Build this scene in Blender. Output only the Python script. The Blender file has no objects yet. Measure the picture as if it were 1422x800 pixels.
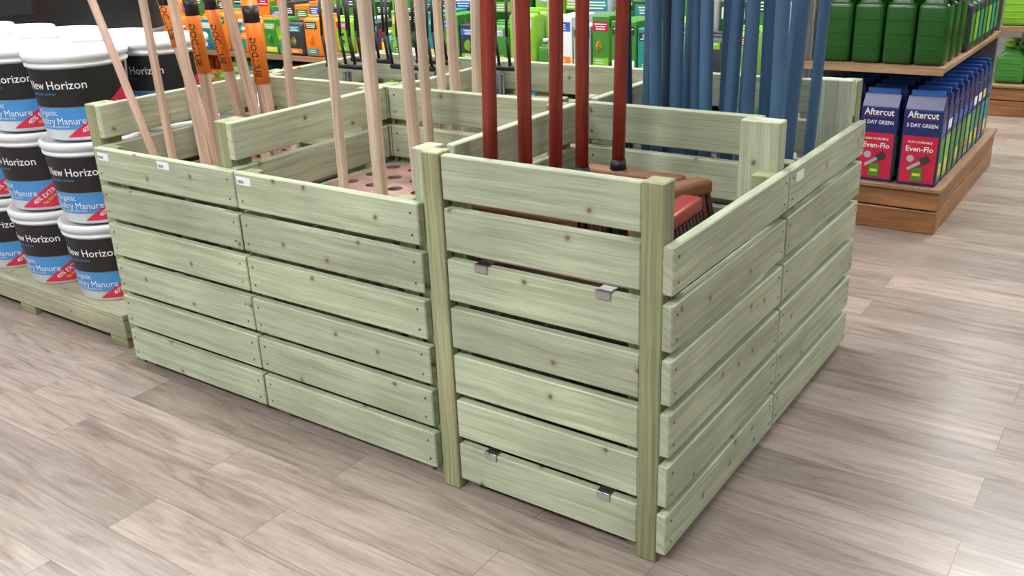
import bpy, bmesh, math, random
from mathutils import Vector, Matrix
random.seed(7)
sc=bpy.context.scene
try:
    sc.view_settings.view_transform='Standard'
except Exception: pass

# ---------------------------------------------------------------- materials
def newmat(name):
    m=bpy.data.materials.new(name); m.use_nodes=True
    nt=m.node_tree; b=nt.nodes['Principled BSDF']
    return m,nt,b
MATS={}
def simple(name,col,rough=.5,metal=0,var=.08,scale=14,bump=0,spec=.5,emit=0):
    m,nt,b=newmat(name)
    n=nt.nodes.new('ShaderNodeTexNoise'); n.inputs['Scale'].default_value=scale; n.inputs['Detail'].default_value=4
    tc=nt.nodes.new('ShaderNodeTexCoord'); nt.links.new(tc.outputs['Object'],n.inputs['Vector'])
    r=nt.nodes.new('ShaderNodeValToRGB')
    r.color_ramp.elements[0].position=.3; r.color_ramp.elements[1].position=.7
    r.color_ramp.elements[0].color=tuple(c*(1-var) for c in col)+(1,)
    r.color_ramp.elements[1].color=tuple(min(1,c*(1+var)) for c in col)+(1,)
    nt.links.new(n.outputs['Fac'],r.inputs['Fac']); nt.links.new(r.outputs['Color'],b.inputs['Base Color'])
    b.inputs['Roughness'].default_value=rough; b.inputs['Metallic'].default_value=metal
    b.inputs['Specular IOR Level'].default_value=spec
    if emit:
        b.inputs['Emission Color'].default_value=tuple(col)+(1,); b.inputs['Emission Strength'].default_value=emit
    MATS[name]=m; return m
def wood(name,light,dark,knot=None,us=2.0,vs=55,rough=.6,isl=.18,kscale=6.5,fine=.16):
    m,nt,b=newmat(name); N=nt.nodes; L=nt.links
    uv=N.new('ShaderNodeUVMap'); uv.uv_map='UVMap'
    mp=N.new('ShaderNodeMapping'); mp.inputs['Scale'].default_value=(us,vs,1); L.new(uv.outputs[0],mp.inputs[0])
    wn=N.new('ShaderNodeTexNoise'); wn.inputs['Scale'].default_value=5; L.new(uv.outputs[0],wn.inputs['Vector'])
    wa=N.new('ShaderNodeVectorMath'); wa.operation='MULTIPLY_ADD'
    L.new(wn.outputs['Color'],wa.inputs[0]); wa.inputs[1].default_value=(0,1.6,0); L.new(mp.outputs[0],wa.inputs[2])
    n=N.new('ShaderNodeTexNoise'); n.inputs['Scale'].default_value=1; n.inputs['Detail'].default_value=6; n.inputs['Roughness'].default_value=.6
    L.new(wa.outputs[0],n.inputs['Vector'])
    r=N.new('ShaderNodeValToRGB'); r.color_ramp.elements[0].position=.33; r.color_ramp.elements[1].position=.6
    r.color_ramp.elements[0].color=tuple(dark)+(1,); r.color_ramp.elements[1].color=tuple(light)+(1,)
    L.new(n.outputs['Fac'],r.inputs['Fac'])
    col=r.outputs['Color']
    # fine saw / growth lines
    mf=N.new('ShaderNodeMapping'); mf.inputs['Scale'].default_value=(us*2.5,vs*5,1); L.new(uv.outputs[0],mf.inputs[0])
    nf=N.new('ShaderNodeTexNoise'); nf.inputs['Scale'].default_value=1; nf.inputs['Detail'].default_value=3; L.new(mf.outputs[0],nf.inputs['Vector'])
    fr=N.new('ShaderNodeMapRange'); fr.inputs['From Min'].default_value=.35; fr.inputs['From Max'].default_value=.65; fr.inputs['To Min'].default_value=1-fine; fr.inputs['To Max'].default_value=1+fine*.5
    L.new(nf.outputs['Fac'],fr.inputs['Value'])
    m0=N.new('ShaderNodeVectorMath'); m0.operation='SCALE'; L.new(col,m0.inputs[0]); L.new(fr.outputs[0],m0.inputs['Scale']); col=m0.outputs[0]
    g=N.new('ShaderNodeNewGeometry')
    mr=N.new('ShaderNodeMapRange'); mr.inputs['To Min'].default_value=1-isl; mr.inputs['To Max'].default_value=1+isl*.6
    L.new(g.outputs['Random Per Island'],mr.inputs['Value'])
    mx=N.new('ShaderNodeVectorMath'); mx.operation='SCALE'; L.new(col,mx.inputs[0]); L.new(mr.outputs[0],mx.inputs['Scale'])
    col=mx.outputs[0]
    sn=N.new('ShaderNodeTexNoise'); sn.inputs['Scale'].default_value=4; sn.inputs['Detail'].default_value=3; L.new(uv.outputs[0],sn.inputs['Vector'])
    sr=N.new('ShaderNodeMapRange'); sr.inputs['From Min'].default_value=.3; sr.inputs['From Max'].default_value=.7; sr.inputs['To Min'].default_value=.82; sr.inputs['To Max'].default_value=1.1
    L.new(sn.outputs['Fac'],sr.inputs['Value'])
    m2=N.new('ShaderNodeVectorMath'); m2.operation='SCALE'; L.new(col,m2.inputs[0]); L.new(sr.outputs[0],m2.inputs['Scale']); col=m2.outputs[0]
    if knot:
        wv=N.new('ShaderNodeVectorMath'); wv.operation='MULTIPLY_ADD'; kn=N.new('ShaderNodeTexNoise'); kn.inputs['Scale'].default_value=45; L.new(uv.outputs[0],kn.inputs['Vector'])
        L.new(kn.outputs['Color'],wv.inputs[0]); wv.inputs[1].default_value=(.009,.006,0); L.new(uv.outputs[0],wv.inputs[2])
        v=N.new('ShaderNodeTexVoronoi'); v.voronoi_dimensions='2D'; v.inputs['Scale'].default_value=kscale; L.new(wv.outputs[0],v.inputs['Vector'])
        sp=N.new('ShaderNodeSeparateColor'); L.new(v.outputs['Color'],sp.inputs[0])
        gt=N.new('ShaderNodeMath'); gt.operation='GREATER_THAN'; gt.inputs[1].default_value=.36; L.new(sp.outputs[0],gt.inputs[0])
        for lo,hi,kc,am in ((.03,.10,tuple(c*2.0 for c in knot),.45),(.026,.042,knot,.8)):
            kr=N.new('ShaderNodeMapRange'); kr.inputs['From Min'].default_value=lo; kr.inputs['From Max'].default_value=hi
            kr.inputs['To Min'].default_value=am; kr.inputs['To Max'].default_value=0; L.new(v.outputs['Distance'],kr.inputs['Value'])
            mu=N.new('ShaderNodeMath'); mu.operation='MULTIPLY'; L.new(kr.outputs[0],mu.inputs[0]); L.new(gt.outputs[0],mu.inputs[1])
            km=N.new('ShaderNodeMixRGB'); L.new(mu.outputs[0],km.inputs[0]); L.new(col,km.inputs[1]); km.inputs[2].default_value=tuple(kc)+(1,); col=km.outputs[0]
    L.new(col,b.inputs['Base Color'])
    b.inputs['Roughness'].default_value=rough
    bp=N.new('ShaderNodeBump'); bp.inputs['Strength'].default_value=.15; bp.inputs['Distance'].default_value=.001
    L.new(n.outputs['Fac'],bp.inputs['Height']); L.new(bp.outputs['Normal'],b.inputs['Normal'])
    MATS[name]=m; return m

wood('treated_pine',(.49,.54,.385),(.345,.385,.25),knot=(.14,.09,.045))
wood('post_pine',(.37,.385,.215),(.21,.22,.11),knot=None,vs=80)
wood('pallet_pine',(.47,.47,.33),(.33,.32,.21),knot=(.2,.12,.06))
wood('ash_handle',(.64,.45,.34),(.42,.27,.19),us=1.5,vs=90,isl=.12)
wood('pale_handle',(.72,.58,.45),(.54,.39,.28),us=1.5,vs=90,isl=.1)
wood('red_handle',(.32,.045,.025),(.16,.022,.015),us=2,vs=70,rough=.35)
wood('pegboard_ply',(.38,.23,.20),(.27,.16,.13),us=6,vs=20)
wood('base_shade',(.06,.045,.035),(.035,.025,.02),us=6,vs=20)  # near-black grain: interior shade of the bins put into the colour
wood('brown_timber',(.36,.16,.065),(.19,.08,.03),us=2,vs=40,rough=.4)
wood('shelf_timber',(.36,.22,.12),(.24,.135,.07),us=2,vs=40,rough=.45)
wood('broom_block',(.26,.11,.04),(.15,.06,.02),us=4,vs=60)
simple('red_paint',(.26,.02,.015),.35)
simple('bristle_dark',(.030,.016,.011),.8,var=.5,scale=120)
simple('bristle_red',(.10,.02,.015),.8,var=.4,scale=120)
simple('blue_paint',(.055,.125,.225),.42,var=.12,scale=6)
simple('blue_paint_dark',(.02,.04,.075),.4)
simple('steel',(.55,.56,.57),.32,1)
simple('screw',(.10,.09,.07),.5,.6)
simple('white_plastic',(.74,.77,.79),.35,var=.02)
simple('paper_white',(.80,.83,.86),.6,var=.02)
simple('black_label',(.012,.012,.014),.4)
simple('blue_label',(.06,.27,.62),.4)
simple('red_label',(.62,.02,.07),.4)
simple('orange_label',(.85,.22,.02),.4)
simple('black_plastic',(.012,.012,.013),.45)
simple('navy_card',(.012,.022,.13),.35)
simple('sky_card',(.03,.12,.45),.35)
simple('red_card',(.52,.012,.05),.35)
simple('green_jug',(.012,.075,.010),.28)
simple('green_mid',(.05,.24,.03),.4)
simple('lime',(.22,.48,.03),.4)
simple('yellow',(.78,.60,.05),.4)
simple('teal',(.02,.26,.24),.4)
simple('grey_card',(.38,.40,.43),.5)
simple('grey_metal',(.16,.17,.19),.5,.2)
simple('dark_card',(.03,.035,.04),.5)
simple('ceiling_paint',(.75,.75,.75),.8)
simple('wall_paint',(.20,.22,.24),.8)
simple('lamp_face',(1,.98,.94),.5,emit=8)

def floor_mat():
    m,nt,b=newmat('laminate_floor'); N=nt.nodes; L=nt.links
    tc=N.new('ShaderNodeTexCoord')
    br=N.new('ShaderNodeTexBrick'); br.offset=.37; br.offset_frequency=2; br.squash=1
    br.inputs['Scale'].default_value=1; br.inputs['Brick Width'].default_value=.80; br.inputs['Row Height'].default_value=.135
    br.inputs['Mortar Size'].default_value=.0009; br.inputs['Mortar Smooth'].default_value=.3; br.inputs['Bias'].default_value=0
    br.inputs['Color1'].default_value=(0,0,0,1); br.inputs['Color2'].default_value=(1,1,1,1); br.inputs['Mortar'].default_value=(.5,.5,.5,1)
    L.new(tc.outputs['Object'],br.inputs['Vector'])
    ofs=N.new('ShaderNodeVectorMath'); ofs.operation='MULTIPLY_ADD'; L.new(br.outputs['Color'],ofs.inputs[0]); ofs.inputs[1].default_value=(7,13,3); L.new(tc.outputs['Object'],ofs.inputs[2])
    mp=N.new('ShaderNodeMapping'); mp.inputs['Scale'].default_value=(2.2,19,1); L.new(ofs.outputs[0],mp.inputs[0])
    n=N.new('ShaderNodeTexNoise'); n.inputs['Scale'].default_value=1; n.inputs['Detail'].default_value=9; n.inputs['Roughness'].default_value=.66; n.inputs['Distortion'].default_value=1.6
    L.new(mp.outputs[0],n.inputs['Vector'])
    r=N.new('ShaderNodeValToRGB'); e=r.color_ramp.elements
    e[0].position=.28; e[0].color=(.165,.125,.098,1); e[1].position=.68; e[1].color=(.375,.315,.275,1)
    x=e.new(.46); x.color=(.295,.238,.202,1)
    L.new(n.outputs['Fac'],r.inputs['Fac'])
    mq=N.new('ShaderNodeMapping'); mq.inputs['Scale'].default_value=(9,170,1); L.new(ofs.outputs[0],mq.inputs[0])
    nq=N.new('ShaderNodeTexNoise'); nq.inputs['Scale'].default_value=1; nq.inputs['Detail'].default_value=3; L.new(mq.outputs[0],nq.inputs['Vector'])
    qr=N.new('ShaderNodeMapRange'); qr.inputs['From Min'].default_value=.35; qr.inputs['From Max'].default_value=.6; qr.inputs['To Min'].default_value=.84; qr.inputs['To Max'].default_value=1.04; L.new(nq.outputs['Fac'],qr.inputs['Value'])
    pr=N.new('ShaderNodeMapRange'); pr.inputs['To Min'].default_value=.76; pr.inputs['To Max'].default_value=1.12; L.new(br.outputs['Color'],pr.inputs['Value'])
    pm=N.new('ShaderNodeMath'); pm.operation='MULTIPLY'; L.new(pr.outputs[0],pm.inputs[0]); L.new(qr.outputs[0],pm.inputs[1])
    sc1=N.new('ShaderNodeVectorMath'); sc1.operation='SCALE'; L.new(r.outputs['Color'],sc1.inputs[0]); L.new(pm.outputs[0],sc1.inputs['Scale'])
    mm=N.new('ShaderNodeMixRGB'); L.new(br.outputs['Fac'],mm.inputs[0]); L.new(sc1.outputs[0],mm.inputs[1]); mm.inputs[2].default_value=(.12,.09,.075,1)
    L.new(mm.outputs[0],b.inputs['Base Color']); b.inputs['Roughness'].default_value=.28
    bp=N.new('ShaderNodeBump'); bp.inputs['Strength'].default_value=.12; bp.inputs['Distance'].default_value=.001; L.new(n.outputs['Fac'],bp.inputs['Height']); L.new(bp.outputs['Normal'],b.inputs['Normal'])
    MATS['floor']=m
floor_mat()

# ---------------------------------------------------------------- mesh builder
class MB:
    def __init__(s): s.v=[]; s.f=[]; s.m=[]; s.uv=[]; s.sm=[]; s.slots=[]
    def slot(s,n):
        if n not in s.slots: s.slots.append(n)
        return s.slots.index(n)
    def face(s,idx,mat,uvs=None,smooth=False):
        s.f.append(tuple(idx)); s.m.append(s.slot(mat)); s.sm.append(smooth)
        s.uv.append(uvs if uvs else [(s.v[i][0]+s.v[i][2]*.3,s.v[i][1]+s.v[i][2]) for i in idx])
    def box(s,lo,hi,mat,bevel=.0025,M=None,seg=1,taper=None):
        lo=Vector(lo); hi=Vector(hi); c=(lo+hi)/2; d=hi-lo
        bm=bmesh.new(); bmesh.ops.create_cube(bm,size=1)
        for v in bm.verts:
            v.co=Vector((v.co.x*d.x,v.co.y*d.y,v.co.z*d.z))
            if taper and v.co.z>0: v.co.x*=taper[0]; v.co.y*=taper[1]
        if bevel: bmesh.ops.bevel(bm,geom=list(bm.edges),offset=min(bevel,min(d)*.45),segments=seg,profile=.5,affect='EDGES')
        ax=max(range(3),key=lambda i:d[i]); o=[i for i in range(3) if i!=ax]
        ou,ov=random.uniform(0,60),random.uniform(0,60); base=len(s.v)
        bm.verts.index_update()
        loc=[v.co.copy() for v in bm.verts]
        for p in loc:
            q=p+c
            if M is not None: q=M@q
            s.v.append(tuple(q))
        for f in bm.faces:
            ids=[v.index for v in f.verts]; n=f.normal
            if abs(n[ax])>.8: uv=[(ou+loc[i][o[0]]*.3,ov+loc[i][o[1]]+loc[i][o[0]]*.5) for i in ids]
            else: uv=[(ou+loc[i][ax],ov+loc[i][o[0]]+loc[i][o[1]]) for i in ids]
            s.face([base+i for i in ids],mat,uv,seg>1)
        bm.free()
    def tube(s,p0,p1,r0,r1,mat,n=14,cap=True):
        p0=Vector(p0);p1=Vector(p1);a=(p1-p0);L=a.length;a.normalize()
        t=a.orthogonal().normalized();b=a.cross(t);base=len(s.v);ou=random.uniform(0,50)
        for p,r in ((p0,r0),(p1,r1)):
            for i in range(n):
                w=2*math.pi*i/n; s.v.append(tuple(p+(t*math.cos(w)+b*math.sin(w))*r))
        for i in range(n):
            j=(i+1)%n;u0=i/n*2*math.pi*r0;u1=(i+1)/n*2*math.pi*r0
            s.face([base+i,base+j,base+n+j,base+n+i],mat,[(ou,ou+u0),(ou,ou+u1),(ou+L,ou+u1),(ou+L,ou+u0)],True)
        if cap:
            s.face([base+i for i in range(n)][::-1],mat); s.face([base+n+i for i in range(n)],mat)
    def ptube(s,P,Rr,mat,n=16):
        """one continuous round bar through the points P"""
        base=len(s.v); ou=random.uniform(0,50)
        for p,r in zip(P,Rr):
            for i in range(n):
                w=2*math.pi*i/n; s.v.append((p[0]+r*math.cos(w),p[1]+r*math.sin(w),p[2]))
        for k in range(len(P)-1):
            z0=ou+P[k][2]; z1=ou+P[k+1][2]
            for i in range(n):
                j=(i+1)%n; r=Rr[k]; u0=i/n*2*math.pi*r; u1=(i+1)/n*2*math.pi*r
                s.face([base+k*n+i,base+k*n+j,base+(k+1)*n+j,base+(k+1)*n+i],mat,[(z0,ou+u0),(z0,ou+u1),(z1,ou+u1),(z1,ou+u0)],True)
        s.face([base+i for i in range(n)][::-1],mat); s.face([base+(len(P)-1)*n+i for i in range(n)],mat)
    def path(s,pts,r,mat,n=8):
        for a,b in zip(pts[:-1],pts[1:]): s.tube(a,b,r,r,mat,n)
    def lathe(s,c,prof,mat,n=40,mats=None):
        base=len(s.v)
        for r,z in prof:
            for i in range(n):
                w=2*math.pi*i/n; s.v.append((c[0]+r*math.cos(w),c[1]+r*math.sin(w),c[2]+z))
        for k in range(len(prof)-1):
            mt=mats[k] if mats else mat
            for i in range(n):
                j=(i+1)%n; s.face([base+k*n+i,base+k*n+j,base+(k+1)*n+j,base+(k+1)*n+i],mt,None,True)
        s.face([base+i for i in range(n)][::-1],mat); s.face([base+(len(prof)-1)*n+i for i in range(n)],mat)
    def poly(s,pts,mat,smooth=False):
        b=len(s.v)
        for p in pts: s.v.append(tuple(p))
        s.face(range(b,b+len(pts)),mat,None,smooth)
    def text(s,body,size,fn,mat,align='LEFT',off=.0,sx=1.0):
        vs,fs=glyphs(body,align,off); b=len(s.v)
        for x,y in vs: s.v.append(tuple(fn(x*size*sx,y*size)))
        for f in fs: s.face([b+i for i in f],mat)
    def obj(s,name,parent=None,loc=None,rotz=0):
        me=bpy.data.meshes.new(name); me.from_pydata(s.v,[],s.f)
        for n in s.slots: me.materials.append(MATS[n])
        me.polygons.foreach_set('material_index',s.m); me.polygons.foreach_set('use_smooth',s.sm)
        uvl=me.uv_layers.new(name='UVMap'); flat=[]
        for u in s.uv:
            for a in u: flat+= [a[0],a[1]]
        uvl.data.foreach_set('uv',flat); me.update()
        return inst(me,name,parent,loc,rotz)
def inst(me,name,parent=None,loc=None,rotz=0):
    o=bpy.data.objects.new(name,me); sc.collection.objects.link(o)
    if parent: o.parent=parent
    if loc: o.location=loc
    o.rotation_euler[2]=rotz
    return o
def empty(name,loc=(0,0,0)):
    o=bpy.data.objects.new(name,None); sc.collection.objects.link(o); o.location=loc; o.empty_display_size=.1; return o
GC={}
def glyphs(body,align,off):
    k=(body,align,off)
    if k in GC: return GC[k]
    cu=bpy.data.curves.new('t','FONT'); cu.body=body; cu.size=1; cu.align_x=align; cu.offset=off; cu.resolution_u=2
    ob=bpy.data.objects.new('t',cu); sc.collection.objects.link(ob)
    bpy.context.view_layer.update()
    me=bpy.data.meshes.new_from_object(ob.evaluated_get(bpy.context.evaluated_depsgraph_get()))
    r=([(v.co.x,v.co.y) for v in me.vertices],[tuple(p.vertices) for p in me.polygons])
    bpy.data.objects.remove(ob); bpy.data.meshes.remove(me); bpy.data.curves.remove(cu); GC[k]=r; return r

# ---------------------------------------------------------------- room shell
m=MB(); m.v=[(-16,-8,0),(10,-8,0),(10,12,0),(-16,12,0)]; m.face([0,1,2,3],'floor'); m.obj('floor')
m=MB(); m.box((-16,12,0),(10,12.15,3.5),'wall_paint',0); m.obj('wall_back')
m=MB(); m.box((-16.15,-8,0),(-16,12.15,3.5),'wall_paint',0); m.obj('wall_left')
m=MB(); m.box((-16,-8,3.5),(10,12.15,3.6),'ceiling_paint',0); m.obj('ceiling')
def lamp(x,y,pw,sx=1.6,sy=.9):
    e=MB(); e.box((-sx/2,-sy/2,.0),(sx/2,sy/2,.06),'white_plastic',.01); e.box((-sx/2+.04,-sy/2+.04,-.006),(sx/2-.04,sy/2-.04,0),'lamp_face',0)
    o=e.obj('ceiling_light',None,(x,y,3.43))
    l=bpy.data.lights.new('lamp','AREA'); l.shape='RECTANGLE'; l.size=sx; l.size_y=sy; l.energy=pw; l.color=(.97,.99,1)
    lo=bpy.data.objects.new('lamp_glow',l); sc.collection.objects.link(lo); lo.parent=o; lo.location=(0,0,-.03)
K=.78
for x,y,p in ((-2.4,-2.8,140),(-.2,-3.0,130),(-1.2,.6,62),(2.8,-.6,16),(-4.6,.2,100),(-2.6,3.0,120),(.8,4.4,165),(3.2,3.6,95),(-5.5,2.2,110),(-1,7,120),(-6,7,100)):
    lamp(x,y,p*K)
w=bpy.data.worlds.new('world'); sc.world=w; w.use_nodes=True
w.node_tree.nodes['Background'].inputs[0].default_value=(.84,.92,1,1); w.node_tree.nodes['Background'].inputs[1].default_value=.24

# ---------------------------------------------------------------- slatted bins
SH=.095
def zs(n,top,bot=.027):
    p=(top-bot-SH)/(n-1); return [bot+i*p for i in range(n)]
def slats_x(m,x0,x1,yf,n,top,th=.022,screws=True,jit=.002,mat='treated_pine'):
    for z in zs(n,top):
        a=random.uniform(-jit,jit); b=random.uniform(-jit,jit)
        m.box((x0+a,yf,z),(x1+b,yf+th,z+SH),mat,.0028)
        if screws:
            for sx in (x0+.022,x1-.022):
                for dz in (.022,.072):
                    m.tube((sx+random.uniform(-.004,.004),yf-.0006,z+dz),(sx,yf+.003,z+dz),.0032,.0032,'screw',8)
def slats_y(m,y0,y1,xf,n,top,th=.022,screws=0,jit=.002):
    for z in zs(n,top):
        a=random.uniform(-jit,jit); b=random.uniform(-jit,jit)
        m.box((xf-th,y0+a,z),(xf,y1+b,z+SH),'treated_pine',.0028)
        if screws:
            for sy in (y0+.022,y1-.022):
                for dz in (.022,.072): m.tube((xf+.0006,sy,z+dz),(xf-.003,sy,z+dz),.0032,.0032,'screw',8)
def post(m,x0,x1,y0,y1,top,bot=0,mat='post_pine'): m.box((x0,y0,bot),(x1,y1,top),mat,.0025)
def pegboard(m,x0,x1,y0,y1,z,holes,r=.021,th=.012,extra=()):
    nx=max(1,round((x1-x0)/.085)); ny=max(1,round((y1-y0)/.085)); dx=(x1-x0)/nx; dy=(y1-y0)/ny; n=16
    for i in range(nx):
        for j in range(ny):
            cx=x0+(i+.5)*dx; cy=y0+(j+.5)*dy
            for zz,fl in ((z,False),(z-th,True)):
                b=len(m.v)
                for k in range(n):
                    w=2*math.pi*(k+.5)/n; c,s_=math.cos(w),math.sin(w); q=max(abs(c),abs(s_))
                    m.v.append((cx+r*c,cy+r*s_,zz)); m.v.append((cx+c/q*dx/2,cy+s_/q*dy/2,zz))
                for k in range(n):
                    l=(k+1)%n; ids=[b+2*k,b+2*k+1,b+2*l+1,b+2*l]
                    m.face(ids[::-1] if fl else ids,'pegboard_ply')
                for q in range(4):
                    w=math.pi/4+q*math.pi/2; k=int((w/(2*math.pi))*n-.5); l=(k+1)%n
                    co=len(m.v); m.v.append((cx+math.copysign(dx/2,math.cos(w)),cy+math.copysign(dy/2,math.sin(w)),zz))
                    ids=[b+2*k+1,co,b+2*l+1]; m.face(ids[::-1] if fl else ids,'pegboard_ply')
            b=len(m.v)
            for k in range(n):
                w=2*math.pi*(k+.5)/n
                m.v.append((cx+r*math.cos(w),cy+r*math.sin(w),z)); m.v.append((cx+r*math.cos(w),cy+r*math.sin(w),z-th))
            for k in range(n):
                l=(k+1)%n; m.face([b+2*k,b+2*l,b+2*l+1,b+2*k+1],'pegboard_ply')
    for (a,c,d,e) in ((x0,x1,y0,y0),(x0,x1,y1,y1),(x0,x0,y0,y1),(x1,x1,y0,y1)):
        m.poly([(a,d,z),(c,e,z),(c,e,z-th),(a,d,z-th)],'pegboard_ply')
    m.box((x0,y0,.028),(x1,y1,.040),'base_shade',.001)  # added base sheet, coloured dark as painted shade behind the slat gaps
def sticker(e,x,z,w=.05,h=.02):
    m=MB(); m.box((x-w/2,.0072,z-h/2),(x+w/2,.0086,z+h/2),'paper_white',0)
    for k in range(5): m.box((x-w*.4+k*w*.09,.0068,z-h*.3),(x-w*.36+k*w*.09,.0073,z+h*.1),'black_label',0)
    m.obj('price_label',e)
T=.685; H=.80; BZ=.575
e=empty('slatted_timber_bin')
m=MB(); slats_x(m,-1.781,-1.182,.0087,6,T); post(m,-1.76,-1.715,.031,.06,T,.0); m.obj('front_panel',e)
m=MB(); post(m,-1.822,-1.777,.034,.104,H); slats_y(m,.034,.60,-1.755,7,H); post(m,-1.822,-1.777,.55,.60,H); m.obj('side_panel_outer',e)
m=MB(); post(m,-1.257,-1.212,.034,.104,H,.0); slats_y(m,.034,.60,-1.19,7,H); post(m,-1.257,-1.212,.55,.60,H); m.obj('side_panel_inner',e)
m=MB(); slats_x(m,-1.75,-1.19,.603,7,H); post(m,-1.75,-1.70,.626,.67,H); post(m,-1.24,-1.19,.626,.67,H); m.obj('back_panel',e)
m=MB(); pegboard(m,-1.75,-1.26,.065,.60,BZ,None); m.obj('tool_holder_board',e)
sticker(e,-1.735,.662); sticker(e,-1.46,.668)
e=empty('slatted_timber_bin')
m=MB(); slats_x(m,-1.176,-.580,.0087,6,T); post(m,-1.165,-1.12,.031,.06,T); post(m,-.660,-.615,.031,.06,T); m.obj('front_panel',e)
m=MB(); post(m,-.606,-.563,.032,.092,H,.0,'treated_pine'); slats_y(m,.093,.60,-.536,7,H); post(m,-.604,-.559,.55,.60,H); m.obj('side_panel_right',e)
m=MB(); slats_x(m,-1.185,-.60,.603,7,H); post(m,-1.18,-1.13,.626,.67,H); post(m,-.65,-.605,.626,.67,H); m.obj('back_panel',e)
m=MB(); pegboard(m,-1.185,-.61,.065,.60,BZ,None); m.obj('tool_holder_board',e)
sticker(e,-1.14,.665)
e=empty('slatted_timber_bin')
m=MB()
slats_x(m,-.507,-.047,.006,7,H,screws=False,jit=.0); post(m,-.554,-.509,0,.045,H+.004); post(m,-.045,0,0,.045,H+.004)
post(m,-.505,-.47,.0285,.06,H-.02); post(m,-.084,-.049,.0285,.06,H-.02)
m.obj('front_panel',e)
m=MB()
def clip(m,x,z):
    m.box((x-.016,.002,z-.014),(x+.016,.0055,z+.0035),'steel',.001)
    m.box((x-.016,.002,z+.0005),(x+.016,.035,z+.0035),'steel',.001)
Z7=zs(7,H)
for x in (-.415,-.125):
    clip(m,x,Z7[4]+SH); clip(m,x,Z7[0]+SH)
m.obj('steel_clips',e)
m=MB(); slats_y(m,.0,.597,.022,6,.69,jit=.003,screws=1); post(m,-.045,-.001,.05,.075,.67); post(m,-.045,-.001,.53,.575,.69); m.obj('side_panel_right',e)
m=MB(); slats_x(m,-.532,-.06,.625,7,H); post(m,-.095,-.002,.58,.624,H,.0,'treated_pine'); m.obj('back_panel',e)
m=MB(); pegboard(m,-.532,-.05,.065,.58,BZ-.01,None); m.obj('tool_holder_board',e)
for (xa,xb,last) in ((-1.78,-1.19,0),(-1.185,-.56,0),(-.554,-.002,1)):
    e=empty('slatted_timber_bin')
    m=MB(); slats_x(m,xa,xb,1.155,7,H); post(m,xa,xa+.045,1.178,1.222,H); post(m,xb-.045,xb,1.178,1.222,H)
    if last: post(m,-.095,-.002,1.11,1.154,H+.01,0,'treated_pine')
    m.obj('back_panel',e)
    m=MB(); slats_y(m,.68,1.15,xa+.03,7,H); post(m,xa-.02,xa+.007,.68,.73,H); post(m,xa-.02,xa+.007,1.10,1.15,H); m.obj('side_panel_left',e)
    if last:
        m=MB(); slats_y(m,.602,1.2035,.022,6,.69,jit=.003,screws=1); post(m,-.045,-.001,.66,.70,.69); m.obj('side_panel_right',e)
        m=MB(); m.box((.0222,.64,.652),(.0236,.69,.674),'paper_white',0); m.obj('price_label',e)
    m=MB(); pegboard(m,xa+.04,xb-.05,.69,1.10,BZ,None); m.obj('tool_holder_board',e)

# ---------------------------------------------------------------- long-handled tools
def pole(name,y,a,b,r,mat,top=1.35,bot=.045,label=None,grip=None,bow=0):
    (xa,za),(xb,zb)=a,b; k=(xa-xb)/(za-zb); X=lambda z:xb+k*(z-zb)
    m=MB(); N=10; zz=[bot+(top-bot)*i/N for i in range(N+1)]
    P=[(X(z)+bow*math.sin(math.pi*(z-bot)/(top-bot)),y,z) for z in zz]+[(X(top),y,top+r*.4),(X(top),y,top+r*.6)]
    m.ptube(P,[r*(1-.01*i) for i in range(N+1)]+[r*.7,r*.3],mat)
    if label:
        z0,z1=label; m.ptube([(X(z0),y,z0),(X(z1),y,z1)],[r*1.04,r*1.04],'orange_label',16)
        zc=z1-.03; m.ptube([(X(zc-.05),y,zc-.05),(X(zc),y,zc)],[r*1.07,r*1.07],'black_label',16)
        zc=z0+.02
        def fn(u,v): 
            ang=-.95+ (v-.012)/r; z=zc+u; return (X(z)+r*1.09*math.cos(ang),y+r*1.09*math.sin(ang),z)
        m.text('BULLDOG',.026,fn,'black_label',off=.006)
    return m.obj(name)
A='ash_handle'; Pm='pale_handle'
pole('spade_handle',.12,(-1.82,1.07),(-1.67,.67),.0125,A)
pole('rake_handle',.15,(-1.63,1.07),(-1.62,.64),.0125,A)
pole('spade_handle',.35,(-1.82,1.05),(-1.69,.57),.018,A,label=(.92,1.12))
pole('spade_handle',.30,(-1.63,1.06),(-1.60,.60),.019,A,label=(.86,1.1))
pole('spade_handle',.45,(-1.74,1.05),(-1.67,.70),.018,A,label=(.84,1.1))
pole('spade_handle',.50,(-1.62,1.04),(-1.60,.71),.023,A,label=(.80,1.06))
pole('spade_handle',.20,(-1.57,1.07),(-1.54,.63),.015,A)
pole('spade_handle',.45,(-1.66,1.05),(-1.60,.71),.017,A)
pole('hoe_handle',.40,(-1.36,1.07),(-1.38,.63),.013,A)
pole('hoe_handle',.15,(-.93,1.08),(-.94,.64),.013,Pm)
pole('hoe_handle',.20,(-.86,1.08),(-.86,.62),.018,Pm,bow=-.004)
pole('hoe_handle',.42,(-.945,1.06),(-.935,.68),.018,Pm)
pole('rake_handle',.52,(-.97,1.05),(-.97,.70),.015,Pm)
pole('rake_handle',.75,(-1.10,1.03),(-1.10,.72),.014,Pm)
pole('rake_handle',.75,(-1.05,1.03),(-1.05,.72),.017,Pm)
pole('rake_handle',.70,(-.92,1.03),(-.93,.77),.017,Pm)
pole('rake_handle',.80,(-.86,1.03),(-.85,.77),.013,Pm)
pole('rake_handle',.90,(-.80,1.03),(-.80,.77),.014,Pm)
pole('rake_handle',.95,(-.74,1.03),(-.73,.77),.014,Pm)
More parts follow.
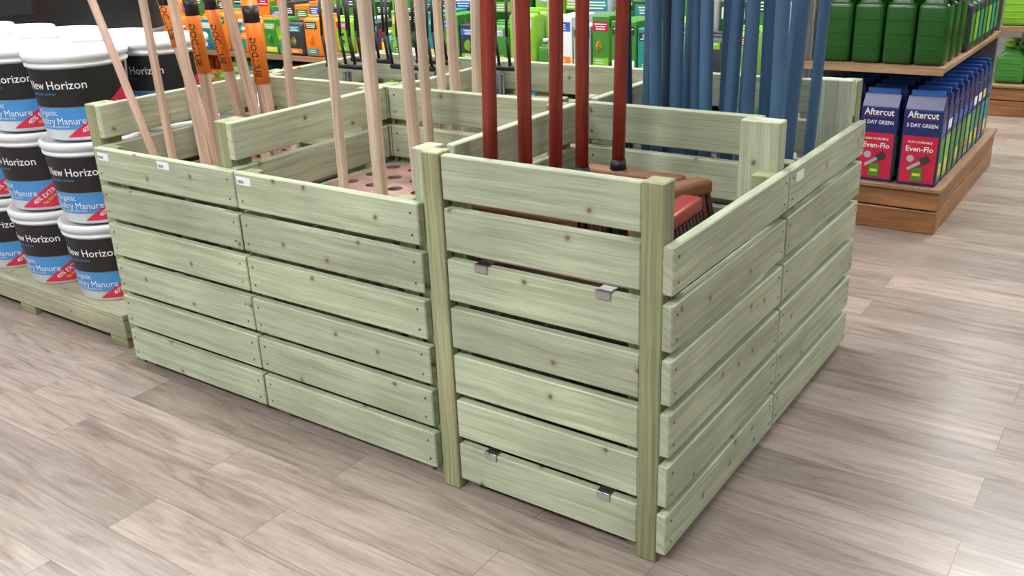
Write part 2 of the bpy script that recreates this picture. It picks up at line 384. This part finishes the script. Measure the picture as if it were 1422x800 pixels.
def broom(x,y,a,red=False,ang=0,hx=0,length=.26,r=.0155,handle=True,block='broom_block'):
    e=empty('broom')
    if handle:
        (xa,za),(xb,zb)=a; k=(xa-xb)/(za-zb); X=lambda z:xb+k*(z-zb)
        m=MB(); m.ptube([(X(z),y,z) for z in (.67,.9,1.15,1.4)],[r,r,r,r*.95],'red_handle',18); m.obj('handle',e)
        m=MB(); m.tube((X(.675),y,.672),(X(.70),y,.700),r*1.35,r*1.1,'black_plastic',16); m.obj('socket',e)
    M=Matrix.Translation((x+hx,y,0))@Matrix.Rotation(ang,4,'Z')
    m=MB(); m.box((-length/2,-.026,.640),(length/2,.026,.676),block,.010,M,seg=2); m.obj('head',e)
    m=MB(); n=int(length/.018)
    for i in range(n):
        for j in range(4):
            px=-length/2+.012+i*(length-.024)/(n-1); py=-.019+j*.0127
            q0=M@Vector((px,py,.642)); q1=M@Vector((px*1.06+random.uniform(-.003,.003),py*1.7,.577)); m.tube(q0,q1,.006,.009,'bristle_red' if (red and (i+j)%2) else 'bristle_dark',6)
    m.obj('bristles',e)
broom(-.46,.12,((-.453,1.09),(-.463,.76)),hx=.07)
broom(-.43,.21,((-.43,1.09),(-.435,.75)),hx=.05,red=True,block='red_paint')
broom(-.42,.30,((-.405,1.08),(-.415,.72)),hx=.05)
broom(-.41,.39,((-.395,1.07),(-.40,.69)),hx=.06,block='red_paint')
broom(-.36,.49,((-.35,1.06),(-.36,.65)),hx=.04)
broom(-.105,.23,None,red=False,ang=1.62,handle=False,block='red_paint',length=.28)
broom(-.18,.42,None,red=True,ang=1.2,handle=False,length=.20)
k=0
for (x,y) in ((-.50,.80),(-.45,.82),(-.405,.78),(-.36,.80),(-.315,.83),(-.27,.79),(-.215,.81),(-.165,.80),(-.48,1.0),(-.43,1.02),(-.37,.98),(-.31,1.01),(-.25,.99),(-.20,1.02),(-.06,.72),(-.075,.86),(-.058,.98),(-.13,1.0)):
    dx=random.uniform(-.012,.012)
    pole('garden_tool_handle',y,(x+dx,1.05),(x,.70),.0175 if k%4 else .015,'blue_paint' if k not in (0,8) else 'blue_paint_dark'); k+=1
def fork(x,y):
    e=MB(); e.tube((x,y,.045),(x,y,.78),.014,.014,'black_plastic'); e.tube((x-.09,y,.80),(x+.09,y,.80),.009,.009,'black_plastic')
    for i in range(5):
        px=x-.085+i*.0425; e.path([(px,y,.80),(px,y-.015,.9),(px,y-.01,1.02),(px,y+.01,1.12)],.005,'black_plastic')
    e.obj('garden_fork')
fork(-1.62,1.0); fork(-1.36,.92); fork(-1.36,1.05); fork(-1.08,1.02); fork(-1.60,.86)

# ---------------------------------------------------------------- pallet + tubs
m=MB()
for i in range(6):
    y=.06+i*.195; m.box((-3.95,y,.098),(-1.90,y+.15,.12),'pallet_pine',.003)
for y in (.06,.55,1.04):
    m.box((-3.95,y,.035),(-1.90,y+.09,.097),'pallet_pine',.003)
    for x in (-3.9,-3.4,-2.95,-2.55,-2.0): m.box((x,y+.005,0),(x+.09,y+.085,.036),'post_pine',.003)
m.obj('wooden_pallet')
def tub_mesh():
    m=MB(); h=.25; r0,r1=.126,.146
    R=lambda z:r0+(r1-r0)*z/h
    prof=[(r0-.006,0),(r0,.006),(R(.222),.222),(R(.222)+.006,.224),(R(.232)+.006,.231),(R(.232),.233),(R(.240),.241),(r1+.008,.243),(r1+.009,.260),(r1+.004,.265),(r1-.004,.264),(r1-.010,.258),(.02,.259)]
    m.lathe((0,0,0),prof,'white_plastic',48)
    c0=math.radians(-47)
    def P(u,v,off=.0012):
        a=c0+u/.14; r=R(v)+off; return (r*math.cos(a),r*math.sin(a),v)
    def strip(u0,u1,lo,hi,mat,off,n=24):
        for i in range(n):
            a=u0+(u1-u0)*i/n; b=u0+(u1-u0)*(i+1)/n
            m.poly([P(a,lo(a),off),P(b,lo(b),off),P(b,hi(b),off),P(a,hi(a),off)],mat,True)
    C=lambda k:(lambda u:k)
    strip(-.20,.20,C(.105),C(.219),'black_label',.0010)
    strip(-.20,.20,C(.036),C(.103),'blue_label',.0010)
    strip(-.045,.20,C(.012),lambda u:min(.012+(u+.045)*.66,.150),'red_label',.0018,36)
    f=lambda ox,oy,off=.003,rot=0:(lambda x,y:P(ox+x*math.cos(rot)-y*math.sin(rot),oy+x*math.sin(rot)+y*math.cos(rot),off))
    m.text('New Horizon',.036,f(-.155,.160),'paper_white',off=.006)
    m.text('ENRICHED COMPOST',.010,f(-.145,.142),'blue_label')
    m.text('Organic',.026,f(-.145,.080),'paper_white')
    m.text('Poultry Manure',.031,f(-.17,.052),'paper_white')
    m.text('LONG-LASTING PLANT FOOD',.008,f(-.14,.042),'paper_white')
    m.text('40% EXTRA FREE',.021,f(.010,.022,.003,.53),'paper_white',off=.006)
    m.text('7kg EXTRA FREE',.014,f(.040,.020,.003,.53),'yellow',off=.004)
    return m
tm=tub_mesh(); PZ=.12; LH=.267; D=.312
first=tm.obj('plastic_tub',None,(-2.125,.215,PZ)); me=first.data
first.rotation_euler[2]=.03
for row in range(3):
    for col in range(6):
        for lev in range(2 if row==2 else 3):
            if row==0 and col==0 and lev==0: continue
            x=-2.125-D*col; y=.215+.315*row
            inst(me,'plastic_tub',None,(x+random.uniform(-.004,.004),y+random.uniform(-.004,.004),PZ+LH*lev),random.uniform(-.22,.12))

# ---------------------------------------------------------------- products
def bottle(m,x,y,z,w,d,h,body,label,cap='white_plastic'):
    m.box((x-w/2,y-d/2,z),(x+w/2,y+d/2,z+h*.72),body,w*.18,seg=3)
    m.box((x-w*.42,y-d*.42,z+h*.66),(x+w*.42,y+d*.42,z+h*.84),body,w*.16,seg=3,taper=(.5,.5))
    m.tube((x,y,z+h*.8),(x,y,z+h*.9),w*.16,w*.16,body,12); m.tube((x,y,z+h*.89),(x,y,z+h),w*.2,w*.18,cap,12)
    if label:
        m.box((x-w*.36,y-d/2-.0015,z+h*.14),(x+w*.36,y-d/2+.001,z+h*.56),label,.0005)
        m.box((x+w/2-.001,y-d*.36,z+h*.14),(x+w/2+.0015,y+d*.36,z+h*.56),label,.0005)
def jug(m,x,y,z,w,d,h,body,cap='black_plastic'):
    m.box((x-w/2,y-d/2,z),(x+w/2,y+d/2,z+h*.70),body,w*.16,seg=3)
    m.box((x-w*.46,y-d*.46,z+h*.62),(x+w*.46,y+d*.46,z+h*.84),body,w*.14,seg=3,taper=(.62,.62))
    m.tube((x-w*.15,y,z+h*.80),(x-w*.15,y,z+h*.92),w*.15,w*.15,body,12); m.tube((x-w*.15,y,z+h*.90),(x-w*.15,y,z+h),w*.2,w*.19,cap,14)
    m.path([(x+w*.1,y-d*.1,z+h*.80),(x+w*.2,y-d*.1,z+h*.93),(x+w*.42,y-d*.1,z+h*.9),(x+w*.46,y-d*.1,z+h*.68)],w*.07,body,8)
    for q in (.18,.34,.5): m.box((x-w*.38,y-d/2-.002,z+h*q),(x+w*.38,y-d/2+.002,z+h*q+.006),body,.001)
def artwork(m,x,yf,z,w,h,body):
    """printed front of a pack: header band, picture, several text lines"""
    a,b,c=random.sample(COL,3)
    m.box((x-w*.44,yf-.0012,z+h*.72),(x+w*.44,yf+.003,z+h*.90),a,0)
    for k in range(3): 
        ww=random.uniform(.2,.4)*w; m.box((x-ww,yf-.0020,z+h*(.84-.045*k)),(x+ww,yf,z+h*(.86-.045*k)),'paper_white',0)
    m.tube((x+random.uniform(-.1,.1)*w,yf,z+h*.45),(x,yf-.0016,z+h*.45),min(w,h)*.24,min(w,h)*.24,b,16)
    m.tube((x,yf,z+h*.45),(x+.004,yf-.0026,z+h*.45),min(w,h)*.12,min(w,h)*.12,c,12)
    m.box((x-w*.44,yf-.0014,z+h*.08),(x+w*.44,yf+.003,z+h*.22),c,0)
    for k in range(2): m.box((x-w*.3,yf-.0022,z+h*(.17-.05*k)),(x+w*random.uniform(0,.3),yf,z+h*(.185-.05*k)),'paper_white',0)
def bag(m,x,y,z,w,d,h,body):
    m.box((x-w/2,y-d/2,z),(x+w/2,y+d/2,z+h),body,min(w,d)*.22,seg=3)
    artwork(m,x,y-d/2,z,w*.8,h,body)
    m.box((x-w*.47,y-.006,z+h*.97),(x+w*.47,y+.006,z+h*1.06),body,.004)
def carton(m,x,y,z,w,d,h,body):
    m.box((x-w/2,y-d/2,z),(x+w/2,y+d/2,z+h),body,.003)
    artwork(m,x,y-d/2,z,w,h,body)
    m.box((x+w/2,y-d*.4,z+h*.15),(x+w/2+.0015,y+d*.4,z+h*.8),random.choice(COL),0)
COL=['lime','green_mid','green_jug','yellow','orange_label','red_card','sky_card','teal','paper_white','dark_card','grey_card','lime']
def fill(m,x0,x1,y0,y1,z,h,kinds,pal):
    x=x0
    while x<x1-.06:
        kd=random.choice(kinds); w=random.uniform(.07,.10) if kd in('bottle','jug') else random.uniform(.14,.2) if kd=='bag' else random.uniform(.08,.14)
        if x+w>x1: w=x1-x
        hh=h*random.uniform(.6,.95); b=random.choice(pal); l1=random.choice(COL); d=w*.55 if kd!='bag' else .10
        y=y0+d/2
        while y+d/2<=y1 and y<y0+.3:
            if kd=='bottle': bottle(m,x+w/2,y,z,w*.94,d,hh*.8,b,l1)
            elif kd=='jug': jug(m,x+w/2,y,z,w*.94,d,hh,b)
            elif kd=='bag': bag(m,x+w/2,y,z,w*.98,d,hh,b)
            else: carton(m,x+w/2,y,z,w*.96,d,hh,b)
            y+=d+.01
        x+=w+.004
def gondola(name,x0,x1,y0,y1,levels,base='brown_timber',top=1.9,back=True,bh=.19):
    e=empty(name)
    m=MB()
    hh=bh/2
    m.box((x0,y0,.0),(x1,y0+.03,hh-.003),base,.003); m.box((x0,y0,hh+.003),(x1,y0+.03,bh-.02),base,.003)
    m.box((x1-.03,y0+.031,.0),(x1,y1,hh-.003),base,.003); m.box((x1-.03,y0+.031,hh+.003),(x1,y1,bh-.02),base,.003)
    m.box((x0+.01,y0+.035,0.0),(x1-.035,y1,bh-.025),'dark_card',0)
    m.box((x0-.01,y0-.01,bh-.018),(x1+.01,y1,bh),'shelf_timber',.003); m.obj('plinth',e)
    m=MB()
    for z in levels:
        m.box((x0,y0,z-.022),(x1-.04,y1,z),'shelf_timber',.003); m.box((x0,y0-.004,z-.028),(x1-.04,y0-.0005,z+.003),'shelf_timber',.001)
    m.obj('shelves',e)
    if back:
        m=MB(); m.box((x0,y1+.001,0),(x1-.05,y1+.04,top),'grey_metal',.003)
        m.obj('back_board',e)
    return e
g=gondola('shop_shelving_unit',-.55,.02,2.41,3.66,(.655,1.12))
m=MB(); m.box((-.62,2.42,0),(-.56,2.50,2.0),'white_plastic',.004); m.box((-.66,2.52,0),(-.56,3.66,2.0),'white_plastic',.004); m.obj('end_panel',g)
def feedbox(m,x,y,z,w=.145,d=.085,h=.30,face=True,side='navy_card'):
    m.box((x-w/2,y-d/2,z),(x+w/2,y+d/2,z+h),side,.003)
    m.box((x-w/2+.002,y-d/2+.002,z+h),(x+w/2-.002,y+d/2-.002,z+h+.05),'navy_card',.002,taper=(1,.18))
    m.box((x-w/2+.01,y-.006,z+h+.045),(x+w/2-.01,y+.006,z+h+.07),'sky_card',.002)
    g=random.choice(('lime','green_mid','green_mid','teal'))
    m.box((x+w/2,y-d*.42,z+.02),(x+w/2+.0012,y+d*.42,z+h*.62),g,0)
    m.box((x+w/2,y-d*.30,z+.04),(x+w/2+.002,y+d*.2,z+h*.3),random.choice(('red_card','green_jug','yellow')),0)
    m.box((x+w/2,y-d*.36,z+h*.70),(x+w/2+.0012,y+d*.36,z+h*.82),random.choice(('yellow','sky_card','paper_white')),0)
    if face:
        yf=y-d/2-.001; 
        m.box((x-w*.45,yf-.0006,z+.012),(x+w*.45,yf+.0008,z+h*.66),'red_card',0)
        F=lambda ox,oz:(lambda a,b:(ox+a,yf-.0018,oz+b))
        m.text('Aftercut',.037,F(x,z+h*.90),'paper_white','CENTER',.012,.9)
        m.box((x-w*.40,yf-.0006,z+h*.88),(x+w*.40,yf+.0008,z+h*.885),'red_card',0)
        m.text('3 DAY GREEN',.021,F(x,z+h*.78),'paper_white','CENTER',.012,.9)
        m.text('ALSO AVAILABLE',.012,F(x,z+h*.57),'paper_white','CENTER',.01)
        m.text('Even-Flo',.030,F(x,z+h*.46),'paper_white','CENTER',.01)
        m.tube((x-.03,yf-.001,z+h*.36),(x-.03,yf-.0022,z+h*.36),.014,.014,'grey_card',20)
        M=Matrix.Translation((x,yf,z+h*.30))@Matrix.Rotation(-.6,4,'Y')
        m.box((-.045,-.003,-.006),(.03,.0,.006),'grey_card',0,M); m.box((.01,-.0035,-.014),(.045,.0,.014),'dark_card',0,M)
        m.box((x-.02,yf-.003,z+.02),(x+.02,yf,z+h*.24),'green_mid',0); m.box((x-.014,yf-.0036,z+.04),(x+.014,yf,z+h*.17),'yellow',0)
m=MB()
for i in range(3):
    for j in range(10):
        feedbox(m,-.075-.165*i,2.47+j*.105,.19,face=(j==0))
m.obj('stack_of_feed_boxes')
m=MB()
for i in range(4):
    for j in range(3): jug(m,-.09-.118*i,2.50+j*.13,.655,.112,.10,.33,'green_jug')
for j in range(7): bottle(m,-.075,2.90+j*.095,.655,.10,.085,.27,'green_jug' if j%2 else 'dark_card',['green_mid','lime','teal'][j%3])
m.obj('garden_chemical_jugs')
gondola('shop_shelving_unit',-.24,2.2,4.94,6.2,(.53,.95))
m=MB()
for i in range(7):
    for j in range(2): jug(m,-.13+.19*i,5.05+j*.2,.19,.165,.13,.24,'lime' if i%3 else 'green_mid','lime')
for i in range(9): jug(m,-.15+.15*i,5.06,.53,.135,.13,.25,['lime','lime','green_mid'][i%3],'lime')
m.obj('watering_can_stock')
gondola('shop_shelving_unit',-3.3,-.72,2.45,3.1,(.56,))
G=['lime','green_mid','lime','green_jug','green_mid','dark_card','teal','grey_card','paper_white']
m=MB()
fill(m,-3.28,-.78,2.49,3.05,.19,.30,['bag','carton','bottle'],G)
fill(m,-3.28,-.78,2.47,2.75,.56,.27,['bag','carton','bottle','carton'],G)
fill(m,-3.28,-.78,2.82,3.08,.56,.42,['bag','carton'],['lime','green_mid','green_mid','green_jug','grey_card'])
m.obj('garden_product_stock')
gondola('shop_shelving_unit',-6.4,-3.45,2.6,3.3,(.50,))
m=MB()
O=['orange_label','orange_label','green_mid','lime','dark_card','teal','orange_label']
fill(m,-6.38,-3.5,2.62,3.25,.19,.28,['bag','carton'],O)
fill(m,-6.38,-3.5,2.62,2.9,.50,.26,['bag','carton','bottle'],O); fill(m,-6.38,-3.5,2.95,3.25,.50,.42,['bag','carton'],O)
m.obj('garden_product_stock')
gondola('shop_shelving_unit',-4.0,-.9,4.9,5.6,(.55,.95))
m=MB(); fill(m,-3.98,-.95,4.93,5.5,.19,.33,['bag','carton'],G); fill(m,-3.98,-.95,4.93,5.5,.55,.34,['bag','bottle','carton'],G); m.obj('garden_product_stock')
m=MB(); m.lathe((-4.4,1.75,0),[(.30,0),(.30,.03),(.05,.05),(.05,.66),(.28,.68),(.33,.72),(.34,.74),(.335,.76),(.36,1.06),(.38,1.07),(.35,1.08),(.02,1.06)],'black_plastic',40,
    mats=['black_plastic']*4+['grey_card']*2+['black_plastic']*5)
m.obj('black_planter_stand')
m=MB(); m.box((-4.98,1.25,0),(-4.94,1.29,1.0),'steel',.003); m.box((-5.25,1.24,.60),(-4.72,1.25,.98),'red_card',.002)
m.text('Now',.08,lambda a,b:(-5.1+a,1.237,.86+b),'yellow','LEFT',.01); m.text('£10',.17,lambda a,b:(-5.08+a,1.237,.68+b),'yellow','LEFT',.02); m.obj('price_sign')

# ---------------------------------------------------------------- camera
cx,cy,cz,yaw,pit,rol,f=.6884,-1.4263,1.2424,.6221,.3788,-.0401,1289.7
F=Vector((-math.sin(yaw)*math.cos(pit),math.cos(yaw)*math.cos(pit),-math.sin(pit)))
r=Vector((math.cos(yaw),math.sin(yaw),0)); u=r.cross(F)
R=math.cos(rol)*r+math.sin(rol)*u; U=-math.sin(rol)*r+math.cos(rol)*u
cam=bpy.data.cameras.new('camera'); cam.sensor_width=36; cam.lens=f/1422*36; cam.clip_start=.05
co=bpy.data.objects.new('camera',cam); sc.collection.objects.link(co)
M=Matrix((R,U,-F)).transposed().to_4x4(); M.translation=Vector((cx,cy,cz)); co.matrix_world=M
sc.camera=co
